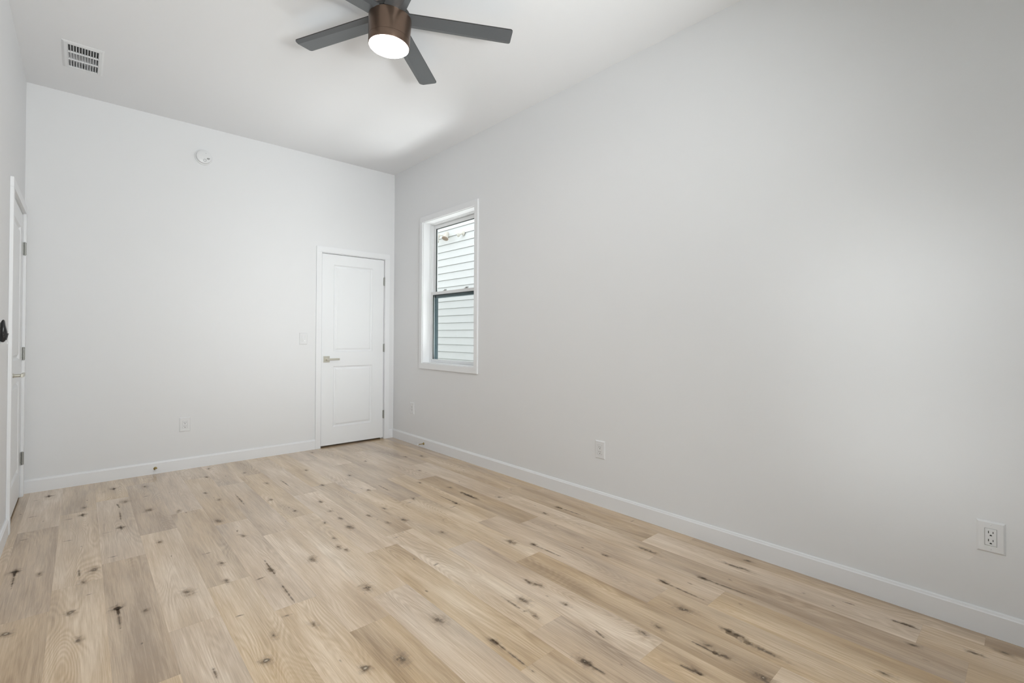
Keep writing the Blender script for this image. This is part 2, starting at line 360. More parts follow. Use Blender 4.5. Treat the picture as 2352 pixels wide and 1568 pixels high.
def build_floor():
    bm = B(); uvl = bm.loops.layers.uv.new('grain'); cl = bm.loops.layers.float_color.new('plank')
    rnd = random.Random(11)
    def quad(co, uvs, mi, c=(0.5, 0.5, 0.5, 1)):
        f = bm.faces.new([bm.verts.new(q) for q in co]); f.material_index = mi
        for l, t in zip(f.loops, uvs): l[uvl].uv = t; l[cl] = c
    xs = lambda k: -0.108 - PW*k
    for k in range(0, 18):
        x1 = min(xs(k-1), 0.0); x0 = max(xs(k), -W-0.0)
        if k == 17: x0 = -W-0.001
        y = SEAM[k]; ends = []
        while y < 1.2: y += 1.22
        n = 0
        while y > YN:
            y2 = max(y-1.22, YN)
            ya = min(y, 1.2)
            # index of the board in the visible area
            idx = int(round((SEAM[k]-y)/1.22))+1
            tones = TONE[k]
            t = tones[idx] if 0 <= idx < len(tones) else 0.5
            ou, ov = rnd.random()*9, rnd.random()*40
            g = 0.00012
            fl = rnd.random() < 0.5
            u0, u1 = (0, x1-x0) if not fl else (x1-x0, 0)
            quad([(x0+g, y2+g, 0), (x1-g, y2+g, 0), (x1-g, ya-g, 0), (x0+g, ya-g, 0)],
                 [(ou+u0, ov+y2), (ou+u1, ov+y2), (ou+u1, ov+ya), (ou+u0, ov+ya)], 0, (0.12+t*0.72+rnd.uniform(-.02, .02), rnd.uniform(0.10, 0.62), rnd.random(), 1))
            y = y2
    quad([(-W, YN, -0.001), (0, YN, -0.001), (0, 1.2, -0.001), (-W, 1.2, -0.001)], [(0, 0)]*4, 1)
    # marks
    SQ = [(-1, -1), (1, -1), (1, 1), (-1, 1)]
    def patch(cx, cy, rx, ry, ang, mi, z):
        c, s = math.cos(ang), math.sin(ang)
        quad([(cx+a*rx*c-b*ry*s, cy+a*rx*s+b*ry*c, z) for a, b in SQ], SQ, mi)
    z = 0.0002
    def clampx(x, r): return x
    for i, (x, y, kd) in enumerate(KNOTS):
        if not (-W+0.03 < x < -0.03 and y < -0.03): continue
        rn = random.Random(i); q = lambda a, b: rn.uniform(a, b)
        zz = z+i*0.000001
        if kd == 's': patch(x, y, q(.005, .007), q(.012, .02), q(-.2, .2), 3, zz)
        elif kd == 'k':
            patch(x, y, q(.022, .03), q(.045, .06), q(-.2, .2), 2, zz); patch(x, y, q(.007, .010), q(.016, .026), q(-.3, .3), 3, zz+.0001)
        elif kd == 'K':
            patch(x, y, q(.04, .05), q(.07, .09), q(-.2, .2), 2, zz); patch(x, y, q(.014, .018), q(.026, .036), q(-.3, .3), 3, zz+.0001)
            patch(x+.003, y, .004, .006, .3, 4, zz+.0002)
        elif kd == 'L':
            patch(x, y, .024, .14, q(-.05, .05), 2, zz); patch(x, y, .011, .065, q(-.08, .08), 3, zz+.0001); patch(x, y-.01, .003, .008, 0, 4, zz+.0002)
        elif kd == 'e':
            patch(x, y, .035, .05, .3, 2, zz); patch(x, y, .02, .02, .3, 3, zz+.0001); patch(x, y, .011, .009, .3, 4, zz+.0002)
        elif kd == 'd': patch(x, y, q(.026, .036), q(.007, .010), q(-.1, .1), 3, zz)
        elif kd == 'x':
            patch(x, y, .04, .055, 0, 2, zz)
            patch(x, y, .012, .017, .3, 3, zz+.0001); patch(x, y, .034, .009, q(-.15, .15), 3, zz+.00012); patch(x, y, .006, .06, q(-.06, .06), 3, zz+.00014)
    for i, (xa, ya, xb, yb) in enumerate(CRACKS):
        if max(ya, yb) > -0.03: continue
        l = math.hypot(xb-xa, yb-ya)/2; a = math.atan2(yb-ya, xb-xa)-PI/2
        patch((xa+xb)/2, (ya+yb)/2, .012, l*1.15, a, 2, z+.0003+i*1e-6)
        patch((xa+xb)/2, (ya+yb)/2, .0036, l*1.05, a, 3, z+.0004+i*1e-6)
    # subfloor slab
    box(bm, -W-T-1.3, T+0.1, YN-T, 1.3, -0.12, -0.002, mi=1)
    me = bpy.data.meshes.new('floor'); bm.to_mesh(me); bm.free()
    for mm in floor_mats(): me.materials.append(mm)
    o = bpy.data.objects.new('floor', me); C.objects.link(o); tag(o, kind='structure')
build_floor()

# ------------------------------------------------------------------ baseboards
BH, BT = 0.101, 0.013
def base_profile(bm, p0, p1, nrm):
    """baseboard from p0 to p1 (xy) standing off the wall along nrm, with a small step and rounded top"""
    prof = [(0, 0), (BT, 0), (BT, BH-0.014), (BT-0.003, BH-0.010), (BT-0.005, BH-0.003), (BT-0.009, BH), (0, BH)]
    b = bmesh.new(); rows = []
    for p in (p0, p1):
        rows.append([b.verts.new((p[0]+nrm[0]*d, p[1]+nrm[1]*d, z)) for d, z in prof])
    n = len(prof)
    for i in range(n): b.faces.new((rows[0][i], rows[0][(i+1) % n], rows[1][(i+1) % n], rows[1][i]))
    b.faces.new(rows[0]); b.faces.new(rows[1][::-1])
    bmesh.ops.recalc_face_normals(b, faces=b.faces)
    merge(bm, b)
bm = B(); base_profile(bm, (-W, 0), (-0.895, 0), (0, -1)); base_profile(bm, (-0.060, 0), (0, 0), (0, -1)); struct('baseboard_back', bm, M['trim'])
bm = B(); base_profile(bm, (0, YN), (0, 0), (-1, 0)); struct('baseboard_right', bm, M['trim'])
bm = B(); base_profile(bm, (-W, YN), (-W, -0.985), (1, 0)); struct('baseboard_left', bm, M['trim'])
bm = B(); base_profile(bm, (-W, YN), (0, YN), (0, 1)); struct('baseboard_near', bm, M['trim'])

# ------------------------------------------------------------------ doors (local: x along the wall, front faces -y, wall plane y = 0)
CT = 0.017
def make_door(name, loc, rz, w, cl, crr, hc=2.113):
    """w slab width; cl / crr outer x of left and right casing; slab from x=0 to w"""
    root = tag(empty(name, loc, rz), kind='structure')
    root.empty_display_size = 0.3
    g = 0.0045
    bm = B()
    box(bm, cl, -g-0.003, -CT, 0, 0, hc-0.058, 0.002); box(bm, w+g+0.003, crr, -CT, 0, 0, hc-0.058, 0.002)
    box(bm, cl, crr, -CT, 0, hc-0.058, hc, 0.002)
    obj('casing', bm, M['trim'], root)
    bm = B()
    box(bm, -g-0.016, -g, 0.0, T, 0, 2.045+0.016, 0.001); box(bm, w+g, w+g+0.016, 0.0, T, 0, 2.045+0.016, 0.001); box(bm, -g, w+g, 0.0, T, 2.049, 2.062, 0.001)
    # stops
    box(bm, -g, 0.010, 0.042, 0.075, 0, 2.049); box(bm, w-0.010, w+g, 0.042, 0.075, 0, 2.049); box(bm, 0.01, w-0.01, 0.042, 0.075, 2.038, 2.049)
    obj('jamb', bm, M['trim'], root)
    # slab with two moulded panels
    y0, y1 = 0.002, 0.037
    zb, zt = 0.018, 2.044
    pxa, pxb = 0.125, w-0.135
    panels = [(0.205, 0.852), (1.005, 1.935)]
    bm = B()
    V = lambda x, z, d=0: bm.verts.new((x, y0+d, z))
    def q(x0, x1, z0, z1): bm.faces.new((V(x0, z0), V(x1, z0), V(x1, z1), V(x0, z1)))
    zs = [zb, panels[0][0], panels[0][1], panels[1][0], panels[1][1], zt]
    q(0, pxa, zb, zt); q(pxb, w, zb, zt)
    for a, b_ in ((0, 1), (2, 3), (4, 5)): q(pxa, pxb, zs[a], zs[b_])
    for z0, z1 in panels:
        rings = [(0, 0), (0.003, 0.003), (0.009, 0.010), (0.014, 0.0125), (0.020, 0.0125), (0.030, 0.0055), (0.036, 0.0035), (0.0365, 0.002)]
        prev = None
        for ins, d in rings:
            cur = [V(pxa+ins, z0+ins, d), V(pxb-ins, z0+ins, d), V(pxb-ins, z1-ins, d), V(pxa+ins, z1-ins, d)]
            if prev:
                for i in range(4): bm.faces.new((prev[i], prev[(i+1) % 4], cur[(i+1) % 4], cur[i]))
            prev = cur
        bm.faces.new(prev)
    def side(a, b_, c, d): bm.faces.new([bm.verts.new(p) for p in (a, b_, c, d)])
    side((0, y1, zb), (w, y1, zb), (w, y1, zt), (0, y1, zt)); side((0, y0, zb), (0, y1, zb), (0, y1, zt), (0, y0, zt)); side((w, y0, zb), (w, y1, zb), (w, y1, zt), (w, y0, zt))
    side((0, y0, zb), (w, y0, zb), (w, y1, zb), (0, y1, zb)); side((0, y0, zt), (w, y0, zt), (w, y1, zt), (0, y1, zt))
    bmesh.ops.remove_doubles(bm, verts=bm.verts, dist=0.0001)
    obj('door_slab', bm, M['door'], root)
    for hz in (0.281, 1.040, 1.800):
        bm = B()
        lathe(bm, [(0, -0.047), (0.0045, -0.047), (0.0062, -0.045), (0.0062, -0.016), (0.0056, -0.0155), (0.0062, -0.015), (0.0062, 0.015), (0.0056, 0.0155), (0.0062, 0.016), (0.0062, 0.045), (0.0045, 0.047), (0, 0.047)], 20,
              Matrix.Translation((w+0.002, -0.0105, hz)))
        box(bm, w-0.006, w+0.002, -0.004, 0.001, hz-0.045, hz+0.045)
        box(bm, w+0.002, w+0.0065, -0.0185, -0.003, hz-0.045, hz+0.045)
        h = obj('hinge', bm, M['hinge'], root); h['label'] = 'satin nickel hinge'
    hx, hz = 0.052, 0.928
    bm = B(); box(bm, hx-0.033, hx+0.033, -0.006, 0.002, hz-0.033, hz+0.033, 0.002)
    hd = obj('door_handle', bm, M['nickel'], root); hd['label'] = 'satin nickel square rose with flat lever'
    bm = B()
    lathe(bm, [(0.013, 0.0), (0.013, 0.012), (0.010, 0.014), (0.010, 0.045), (0, 0.045)], 24, Matrix.Translation((hx, -0.006, hz)) @ Matrix.Rotation(PI/2, 4, 'X'))
    box(bm, hx-0.013, hx+0.120, -0.060, -0.046, hz-0.011, hz+0.011, 0.003)
    obj('lever', bm, M['nickel'], hd)
    return root
d1 = make_door('door_1', (-0.832, 0, 0), 0, 0.704, -0.063, 0.770)
d1['label'] = 'white two-panel closet door in the back wall corner, nickel lever'
d2 = make_door('door_2', (-W, -0.922, 0), PI/2, 0.817, -0.063, 0.877)
d2['label'] = 'white door seen nearly edge-on in the left wall'

# ------------------------------------------------------------------ windows (local: x along the wall, front faces -y)
def make_window(name, loc, rz, w, label, z0=WIN[0], z1=WIN[1]):
    root = tag(empty(name, loc, rz), label, kind='structure')
    bm = B(); c = 0.050; t = 0.017
    box(bm, -c, 0, -t, 0, z0, z1, 0.0015); box(bm, w, w+c, -t, 0, z0, z1, 0.0015)
    box(bm, -c, w+c, -t, 0, z1, z1+c+0.008, 0.0015); box(bm, -c, w+c, -t, 0, z0-c-0.010, z0, 0.0015)
    obj('casing', bm, M['trim'], root)
    j = 0.006
    bm = B()
    box(bm, 0, j, -0.004, 0.085, z0, z1); box(bm, w-j, w, -0.004, 0.085, z0, z1); box(bm, j, w-j, -0.004, 0.085, z1-j, z1); box(bm, j, w-j, -0.004, 0.085, z0, z0+j)
    obj('jamb', bm, M['trim'], root)
    bm = B(); f = 0.016
    for y0, y1, ff in ((0.078, 0.092, 0.014), (0.092, T+0.01, 0.020)):
        box(bm, 0, ff, y0, y1, z0, z1, 0.001); box(bm, w-ff, w, y0, y1, z0, z1, 0.001)
        box(bm, ff, w-ff, y0, y1, z1-ff+0.002, z1, 0.001); box(bm, ff, w-ff, y0, y1, z0, z0+0.008, 0.001)
    obj('window_frame', bm, M['vinyl'], root)
    def sash(nm, ya, yb, sz0, sz1, st, top, bot, x0, x1):
        bm = B()
        box(bm, x0, x0+st, ya, yb, sz0, sz1, 0.0015); box(bm, x1-st, x1, ya, yb, sz0, sz1, 0.0015)
        box(bm, x0+st, x1-st, ya, yb, sz1-top, sz1, 0.0015); box(bm, x0+st, x1-st, ya, yb, sz0, sz0+bot, 0.0015)
        s = obj(nm, bm, M['vinyl'], root)
        ym = (ya+yb)/2+0.004
        bm = B(); box(bm, x0+st-0.002, x1-st+0.002, ym, ym+0.004, sz0+bot-0.002, sz1-top+0.002)
        obj('pane', bm, M['glass'], s)
        bm = B(); g = 0.0045; a, b2, c2, d_ = x0+st, x1-st, sz0+bot, sz1-top
        box(bm, a, a+g, ya+0.003, ym, c2, d_); box(bm, b2-g, b2, ya+0.003, ym, c2, d_); box(bm, a, b2, ya+0.003, ym, d_-g, d_)
        gk = obj('gasket', bm, M['gasket'], s)
        return s
    mid = 1.618
    sash('upper_sash', 0.116, 0.140, mid-0.03, z1-0.018, 0.042, 0.042, 0.030, 0.018, w-0.018)
    sash('lower_sash', 0.088, 0.112, z0+0.008, mid+0.031, 0.034, 0.031, 0.031, 0.014, w-0.014)
    for lx in (w*0.29, w*0.70):
        bm = B(); box(bm, lx-0.022, lx+0.022, 0.090, 0.110, mid+0.031, mid+0.038, 0.002); 
        lathe(bm, [(0, 0.018), (0.008, 0.017), (0.010, 0.012), (0.010, 0.0)], 16, Matrix.Translation((lx, 0.100, mid+0.031)))
        box(bm, lx-0.004, lx+0.030, 0.096, 0.104, mid+0.041, mid+0.047, 0.0015)
        k = obj('sash_lock', bm, M['hinge'], root); k['label'] = 'grey metal sash lock'
    bm = B(); sx0, sx1, sy = 0.022, w-0.022, 0.152
    box(bm, 0.0205, 0.034, 0.1145, 0.168, z0+0.01, mid-0.032, 0.001); box(bm, w-0.034, w-0.0205, 0.1145, 0.168, z0+0.01, mid-0.032, 0.001)
    box(bm, 0.0205, w-0.0205, 0.1405, 0.168, mid-0.032, mid+0.012, 0.001); box(bm, 0.048, w-0.048, 0.1125, 0.1155, mid-0.033, mid+0.004, 0.0003); box(bm, 0.048, w-0.048, 0.1155, 0.1405, mid-0.033, mid-0.0305, 0.0003)
    box(bm, sx0+0.044, sx1-0.044, sy, sy+0.012, z0+0.01, z0+0.034, 0.001)
    fr = obj('screen_frame', bm, M['teal'], root); fr['label'] = 'dark teal insect screen frame'
    bm = B(); bm.faces.new([bm.verts.new(p) for p in ((0.034, sy+0.006, z0+0.03), (w-0.034, sy+0.006, z0+0.03), (w-0.034, sy+0.006, mid-0.032), (0.034, sy+0.006, mid-0.032))])
    obj('screen_mesh', bm, M['screen'], fr)
    return root
make_window('window_1', (0, W1[1], 0), -PI/2, W1[1]-W1[0], 'tall narrow sash window in the right wall')
make_window('window_2', (W2[1], YN, 0), PI, W2[1]-W2[0], 'wide sash window in the near wall behind the viewer')
make_window('window_3', (-W, W3[0], 0), PI/2, W3[1]-W3[0], 'sash window in the left wall beside the viewer')

# ------------------------------------------------------------------ outlets and switch (local: front faces -y, centre at origin)
def plate(bm, hw, hh, t=0.0068, hole=None):
    b = 0.006
    o = [(-hw, 0), (hw, 0)]
    vs = lambda x, z, y: [bm.verts.new((sx*x, y, sz*z)) for sx, sz in ((-1, -1), (1, -1), (1, 1), (-1, 1))]
    rings = [vs(hw, hh, 0), vs(hw, hh, -0.0015), vs(hw-b, hh-b, -t)]
    if hole: rings += [vs(hole[0], hole[1], -t), vs(hole[0], hole[1], -0.002)]
    for a, c in zip(rings[:-1], rings[1:]):
        for i in range(4): bm.faces.new((a[i], a[(i+1) % 4], c[(i+1) % 4], c[i]))
    bm.faces.new(rings[-1])
def screw(parent, z):
    bm = B(); lathe(bm, [(0.0032, 0.0), (0.0032, 0.0008), (0.002, 0.0013), (0, 0.0014)], 14, Matrix.Translation((0, -0.0068, z)) @ Matrix.Rotation(PI/2, 4, 'X'))
    o = obj('screw', bm, M['plastic'], parent); return o
def make_outlet(label):
    root = tag(empty('wall_outlet', (0, 0, 0)), label, 'outlet', 'white duplex wall outlets')
    bm = B(); plate(bm, 0.0415, 0.0625, hole=(0.0178, 0.0345)); obj('cover_plate', bm, M['plastic'], root)
    bm = B(); box(bm, -0.0168, 0.0168, -0.0072, -0.001, -0.0335, 0.0335, 0.0012); rc = obj('receptacle', bm, M['plastic'], root)
    for cz in (0.0155, -0.0165):
        bm = B()
        box(bm, -0.0075, -0.0052, -0.0076, -0.0068, cz-0.001, cz+0.0085); box(bm, 0.0052, 0.0074, -0.0076, -0.0068, cz, cz+0.0075)
        prism(bm, [(-0.0032, cz-0.0105), (0.0032, cz-0.0105), (0.0032, cz-0.0075), (0.0016, cz-0.0055), (-0.0016, cz-0.0055), (-0.0032, cz-0.0075)], -0.0076, -0.0068)
        s = obj('socket', bm, M['slot'], rc); s['label'] = 'dark socket slots'
    screw(root, 0.0485); screw(root, -0.0485)
    return root
ol = make_outlet('white outlet low on the back wall, left of the closet door')
ol.location = (-2.0185, 0, 0.392)
dup(ol, (0, -4.914, 0.392), -PI/2, 'white outlet low on right wall, near the right edge, nearest to the viewer')
dup(ol, (0, -2.984, 0.392), -PI/2, 'white outlet low on the right wall, midway between the window and the nearest outlet')
dup(ol, (0, -0.433, 0.386), -PI/2, 'white outlet on right wall beside the far corner, below left of the window')

sw = tag(empty('light_switch', (-1.019, 0, 1.146)), 'white paddle light switch beside the closet door frame', 'light switch')
bm = B(); plate(bm, 0.0395, 0.0605, hole=(0.0178, 0.0345)); obj('cover_plate', bm, M['plastic'], sw)
bm = B(); prism(bm, [(-0.0165, -0.033), (0.0165, -0.033), (0.0165, 0.033), (-0.0165, 0.033)], -0.0062, -0.001, 0.001)
fr_ = obj('switch_frame', bm, M['plastic'], sw)
bm = B()
b = bmesh.new()
pts = [(-0.011, -0.0062, -0.029), (0.011, -0.0062, -0.029), (0.011, -0.0062, 0.029), (-0.011, -0.0062, 0.029), (-0.011, -0.0105, -0.029), (0.011, -0.0105, -0.029), (0.011, -0.0066, 0.029), (-0.011, -0.0066, 0.029)]
vs = [b.verts.new(p) for p in pts]
for f in ((0, 1, 2, 3), (4, 5, 6, 7), (0, 1, 5, 4), (1, 2, 6, 5), (2, 3, 7, 6), (3, 0, 4, 7)): b.faces.new([vs[i] for i in f])
merge(bm, b); obj('paddle', bm, M['plastic'], sw)
bm = B(); lathe(bm, [(0.0022, 0), (0.0022, 0.001), (0, 0.0016)], 12, Matrix.Translation((0.0142, -0.0062, -0.022)) @ Matrix.Rotation(PI/2, 4, 'X'))
i_ = obj('indicator_light', bm, M['led'], sw); i_['label'] = 'tiny lit indicator'

# ------------------------------------------------------------------ smoke detector on the back wall
sd = tag(empty('smoke_detector', (-1.901, 0, 2.778)), 'round white smoke detector high on the back wall', 'smoke detector')
RX = Matrix.Rotation(PI/2, 4, 'X')
bm = B(); lathe(bm, [(0.068, 0), (0.068, 0.010), (0.066, 0.013), (0.0605, 0.014), (0.0600, 0.012)], 64, RX); obj('mounting_base', bm, M['plastic'], sd)
bm = B(); lathe(bm, [(0.0600, 0.010), (0.0600, 0.020), (0.0565, 0.030), (0.050, 0.0335), (0.030, 0.0355), (0.0, 0.036)], 64, RX); dbody = obj('cover', bm, M['plastic'], sd)
bm = B(); lathe(bm, [(0.0601, 0.0165), (0.0604, 0.0175), (0.0601, 0.0185)], 64, RX); obj('vent_groove', bm, M['ink'], dbody)
bm = B(); lathe(bm, [(0.0105, 0.0352), (0.0105, 0.0372), (0.0125, 0.0372), (0.0125, 0.0352)], 6, Matrix.Translation((0.006, 0, -0.034)) @ RX); obj('test_button', bm, M['ink'], sd)
bm = B()
for k in range(4): box(bm, 0.022+k*0.0055, 0.0255+k*0.0055, -0.0362, -0.030, -0.022+(k % 2)*0.004, -0.010+(k % 2)*0.004)
box(bm, 0.022, 0.043, -0.0362, -0.030, -0.014, -0.0125); obj('sounder_grille', bm, M['ink'], sd)
bm = B(); lathe(bm, [(0.002, 0.030), (0.002, 0.0365), (0, 0.0368)], 10, Matrix.Translation((0.014, 0, 0.030)) @ RX); obj('status_light', bm, M['ink'], sd)

# ------------------------------------------------------------------ ceiling register
reg = tag(empty('ceiling_vent', ((VX[0]+VX[1])/2, (VY[0]+VY[1])/2, H)), 'white rectangular louvred air vent in the ceiling corner', 'air vent')
hx, hy = (VX[1]-VX[0])/2, (VY[1]-VY[0])/2
bm = B()
rings = []
for ex, z in ((0.026, 0.0), (0.026, -0.002), (0.016, -0.006), (0.000, -0.006), (0.000, 0.03)):
    ey = ex*1.35
    rings.append([bm.verts.new((sx*(hx+ex), sy*(hy+ey), z)) for sx, sy in ((-1, -1), (1, -1), (1, 1), (-1, 1))])
for a, c in zip(rings[:-1], rings[1:]):
    for i in range(4): bm.faces.new((a[i], a[(i+1) % 4], c[(i+1) % 4], c[i]))
obj('face_frame', bm, M['plastic'], reg)
for yy in (-hy/3, hy/3):
    bm = B(); box(bm, -hx, hx, yy-0.005, yy+0.005, -0.0055, 0.004, 0.0008); obj('crossbar', bm, M['plastic'], reg)
for i in range(12):
    xx = -hx + (i)*(2*hx)/11
    bm = B(); b = bmesh.new()
    bmesh.ops.create_cube(b, size=1)
    for v in b.verts: v.co = (v.co.x*0.0024, v.co.y*2*hy, v.co.z*0.011)
    merge(bm, b, Matrix.Translation((xx, 0, 0.0015)) @ Matrix.Rotation(math.radians(-28), 4, 'Y'))
    obj('slat', bm, M['plastic'], reg)
bm = B()
box(bm, -hx-0.004, hx+0.004, -hy-0.004, hy+0.004, 0.10, 0.104)
box(bm, -hx-0.004, -hx-0.001, -hy, hy, 0.012, 0.10); box(bm, hx+0.001, hx+0.004, -hy, hy, 0.012, 0.10)
box(bm, -hx, hx, -hy-0.004, -hy-0.001, 0.012, 0.10); box(bm, -hx, hx, hy+0.001, hy+0.004, 0.012, 0.10)
obj('duct', bm, M['duct'], reg)
for yy in (-hy-0.017, hy+0.017):
    bm = B(); lathe(bm, [(0.004, 0.0), (0.004, -0.0012), (0.0, -0.0022)], 12, Matrix.Translation((0, yy, -0.0058))); obj('screw', bm, M['plastic'], reg)

# ------------------------------------------------------------------ ceiling fan
fan = tag(empty('ceiling_fan', (-1.4767, -2.6898, 2.90)), 'five-blade charcoal and bronze ceiling fan with a lit round lamp', 'ceiling fan')
tx, ty = 0.029, -0.0253
n = Vector((tx, ty, 1)).normalized(); e1 = Vector((1, 0, -tx)).normalized(); e2 = n.cross(e1)
R3 = Matrix((e1, e2, n)).transposed()
fan.rotation_euler = R3.to_euler()
HD = 0.152; RB = 0.1066
bm = B(); lathe(bm, [(0.0, 0.150), (0.075, 0.150), (0.078, 0.10), (0.090, 0.040), (0.094, 0.030)], 64); obj('canopy', bm, M['bronze'], fan)
bm = B(); lathe(bm, [(0.0, 0.035), (0.098, 0.035), (0.105, 0.030), (0.105, 0.012), (0.100, 0.010), (0.100, 0.004)], 64); obj('rotor_plate', bm, M['dark'], fan)
bm = B(); lathe(bm, [(0.0, 0.004), (0.111, 0.004), (0.1135, 0.000), (0.1135, -0.006), (0.1115, -0.050), (0.1096, -HD+0.0400), (0.1088, -HD+0.0396), (0.1088, -HD+0.0385)], 96); obj('motor_housing', bm, M['bronze'], fan)
bm = B(); lathe(bm, [(0.1088, -HD+0.0388), (0.1095, -HD+0.0383), (0.1086, -HD+0.002), (0.1075, -HD), (0.1045, -HD), (0.1045, -HD+0.006)], 96); obj('light_ring', bm, M['bronze'], fan)
bm = B(); lathe(bm, [(0.1044, -HD+0.006), (0.1044, -HD-0.001), (0.100, -HD-0.005), (0.07, -HD-0.0085), (0.0, -HD-0.010)], 96); ln = obj('light_lens', bm, M['lens'], fan); ln['label'] = 'glowing white round lens'
# blade: along +x, long flat facet plus a narrow facet folded along one edge
def blade_mesh():
    bm = B(); R0, R1 = 0.100, 0.667; hw = 0.0605; th = 0.0055
    def outline():
        pts = [(R0, -hw*0.93), (R1-0.018, -hw)]
        for k in range(5):
            a = -PI/2+k*PI/8; pts.append((R1-0.014+0.014*math.cos(a), -hw+0.014+0.014*math.sin(a)))
        for k in range(5):
            a = k*PI/8; pts.append((R1-0.014+0.014*math.cos(a), hw-0.014+0.014*math.sin(a)))
        pts += [(R1-0.018, hw), (R0, hw*0.93)]
        return pts
    fold = 0.024
    def zof(x, y):
        # crease runs along the blade, a little skewed
        c = fold + 0.010*(x-R0)/(R1-R0)
        z = 0.005-0.10*(min(y, c)+hw)
        if y > c: z += (y-c)*0.22
        return z
    P = outline()
    # split into strips: build a grid between lower and upper edge
    xs_ = [R0, 0.20, 0.35, 0.50, 0.62, R1-0.014, R1-0.007, R1-0.002, R1]
    rows = []
    for x in xs_:
        if x > R1-0.014: s = hw-0.014+math.sqrt(max(0, 0.014**2-(x-(R1-0.014))**2))
        else: s = hw*(0.93+0.07*(x-R0)/(R1-0.014-R0))
        c = fold+0.010*(x-R0)/(R1-R0)
        ys = [-s, -s*0.5, 0, c, (c+s)/2, s]
        rows.append([(x, y) for y in ys])
    top = [[bm.verts.new((x, y, zof(x, y)+th)) for x, y in r] for r in rows]
    bot = [[bm.verts.new((x, y, zof(x, y))) for x, y in r] for r in rows]
    nr, nc = len(rows), len(rows[0])
    for i in range(nr-1):
        for j in range(nc-1):
            bm.faces.new((top[i][j], top[i+1][j], top[i+1][j+1], top[i][j+1]))
            bm.faces.new((bot[i][j], bot[i][j+1], bot[i+1][j+1], bot[i+1][j]))
    def edge(a, b_):
        for k in range(len(a)-1):
            f = bm.faces.new((a[k], a[k+1], b_[k+1], b_[k])); f.material_index = 1
    edge([r[0] for r in top], [r[0] for r in bot]); edge([r[-1] for r in top], [r[-1] for r in bot]); edge(top[0], bot[0]); edge(top[-1], bot[-1])
    return bm
for k in range(5):
    o = obj('blade', blade_mesh(), [M['blade'], M['dark']], fan)
    o.rotation_euler = (0, 0, -0.5561+k*2*PI/5)
    bm = B(); box(bm, 0.088, 0.175, -0.028, 0.028, 0.0056, 0.011, 0.002); 
    br = obj('blade_bracket', bm, M['dark'], o)

# ------------------------------------------------------------------ fan remote in a cradle on the left wall
RY = -1.385
cr_ = tag(empty('remote_cradle', (-W, RY, 1.20), PI/2), 'small white wall cradle behind the black remote at the left edge', 'wall holder')
bm = B(); box(bm, -0.020, 0.020, -0.003, 0, -0.075, 0.045, 0.001); obj('back_plate', bm, M['plastic'], cr_)
bm = B(); box(bm, -0.020, 0.020, -0.030, -0.003, -0.070, -0.067, 0.001); box(bm, -0.016, 0.016, -0.032, -0.029, -0.070, -0.060, 0.001); obj('cradle_lip', bm, M['plastic'], cr_)
rm = tag(empty('remote_control', (-W, RY, 1.20), PI/2), 'black curved remote control held on the left wall beside the door', 'remote control')
def side_profile(pts, hw, mat_, name, parent):
    """pts (depth, z) side outline; lofted across the width with rounded flanks"""
    bm = B(); cy = sum(p[0] for p in pts)/len(pts); cz = sum(p[1] for p in pts)/len(pts)
    secs = [(-hw, .80), (-hw*0.93, .93), (-hw*0.7, 1), (0, 1.0), (hw*0.7, 1), (hw*0.93, .93), (hw, .80)]
    rows = [[bm.verts.new((x, cy+(p[0]-cy)*s, cz+(p[1]-cz)*(s*0.1+0.9))) for p in pts] for x, s in secs]
    m = len(pts)
    for a, c in zip(rows[:-1], rows[1:]):
        for i in range(m): bm.faces.new((a[i], a[(i+1) % m], c[(i+1) % m], c[i]))
    bm.faces.new(rows[0]); bm.faces.new(rows[-1][::-1])
    return obj(name, bm, mat_, parent, smooth=True)
prof = [(-0.004, -0.056), (-0.004, 0.0), (-0.005, 0.038), (-0.009, 0.052), (-0.014, 0.058), (-0.019, 0.054), (-0.021, 0.042), (-0.0225, 0.028), (-0.026, 0.010), (-0.029, -0.006), (-0.0295, -0.022), (-0.026, -0.043), (-0.021, -0.056), (-0.015, -0.061), (-0.009, -0.060)]
side_profile(prof, 0.019, M['black'], 'remote_body', rm)
bm = B(); b = bmesh.new(); bmesh.ops.create_cube(b, size=1)
for v in b.verts: v.co = (v.co.x*0.026, v.co.y*0.003, v.co.z*0.036)
merge(bm, b, Matrix.Translation((0, -0.0285, -0.032)) @ Matrix.Rotation(math.radians(12), 4, 'X')); obj('button_pad', bm, M['dark'], rm)

# ------------------------------------------------------------------ door stops
def door_stop(loc, rz, label):
    root = tag(empty('door_stop', loc, rz), label, 'door stop')
    RXn = Matrix.Rotation(PI/2, 4, 'X')
    bm = B(); lathe(bm, [(0, 0), (0.013, 0), (0.013, 0.003), (0.0095, 0.007), (0.005, 0.010), (0.0042, 0.014), (0.0042, 0.064), (0.006, 0.065)], 24, RXn); obj('rod', bm, M['brass'], root)
    bm = B(); lathe(bm, [(0.006, 0.064), (0.0075, 0.065), (0.0075, 0.076), (0.006, 0.078), (0, 0.078)], 20, RXn); t_ = obj('rubber_tip', bm, M['plastic'], root); t_['label'] = 'white rubber tip'
door_stop((-2.226, -BT, 0.046), 0, 'brass door stop pointing outward from the back wall baseboard')
door_stop((-BT, -0.690, 0.044), -PI/2, 'thin brass door stop on the right wall baseboard below the window')

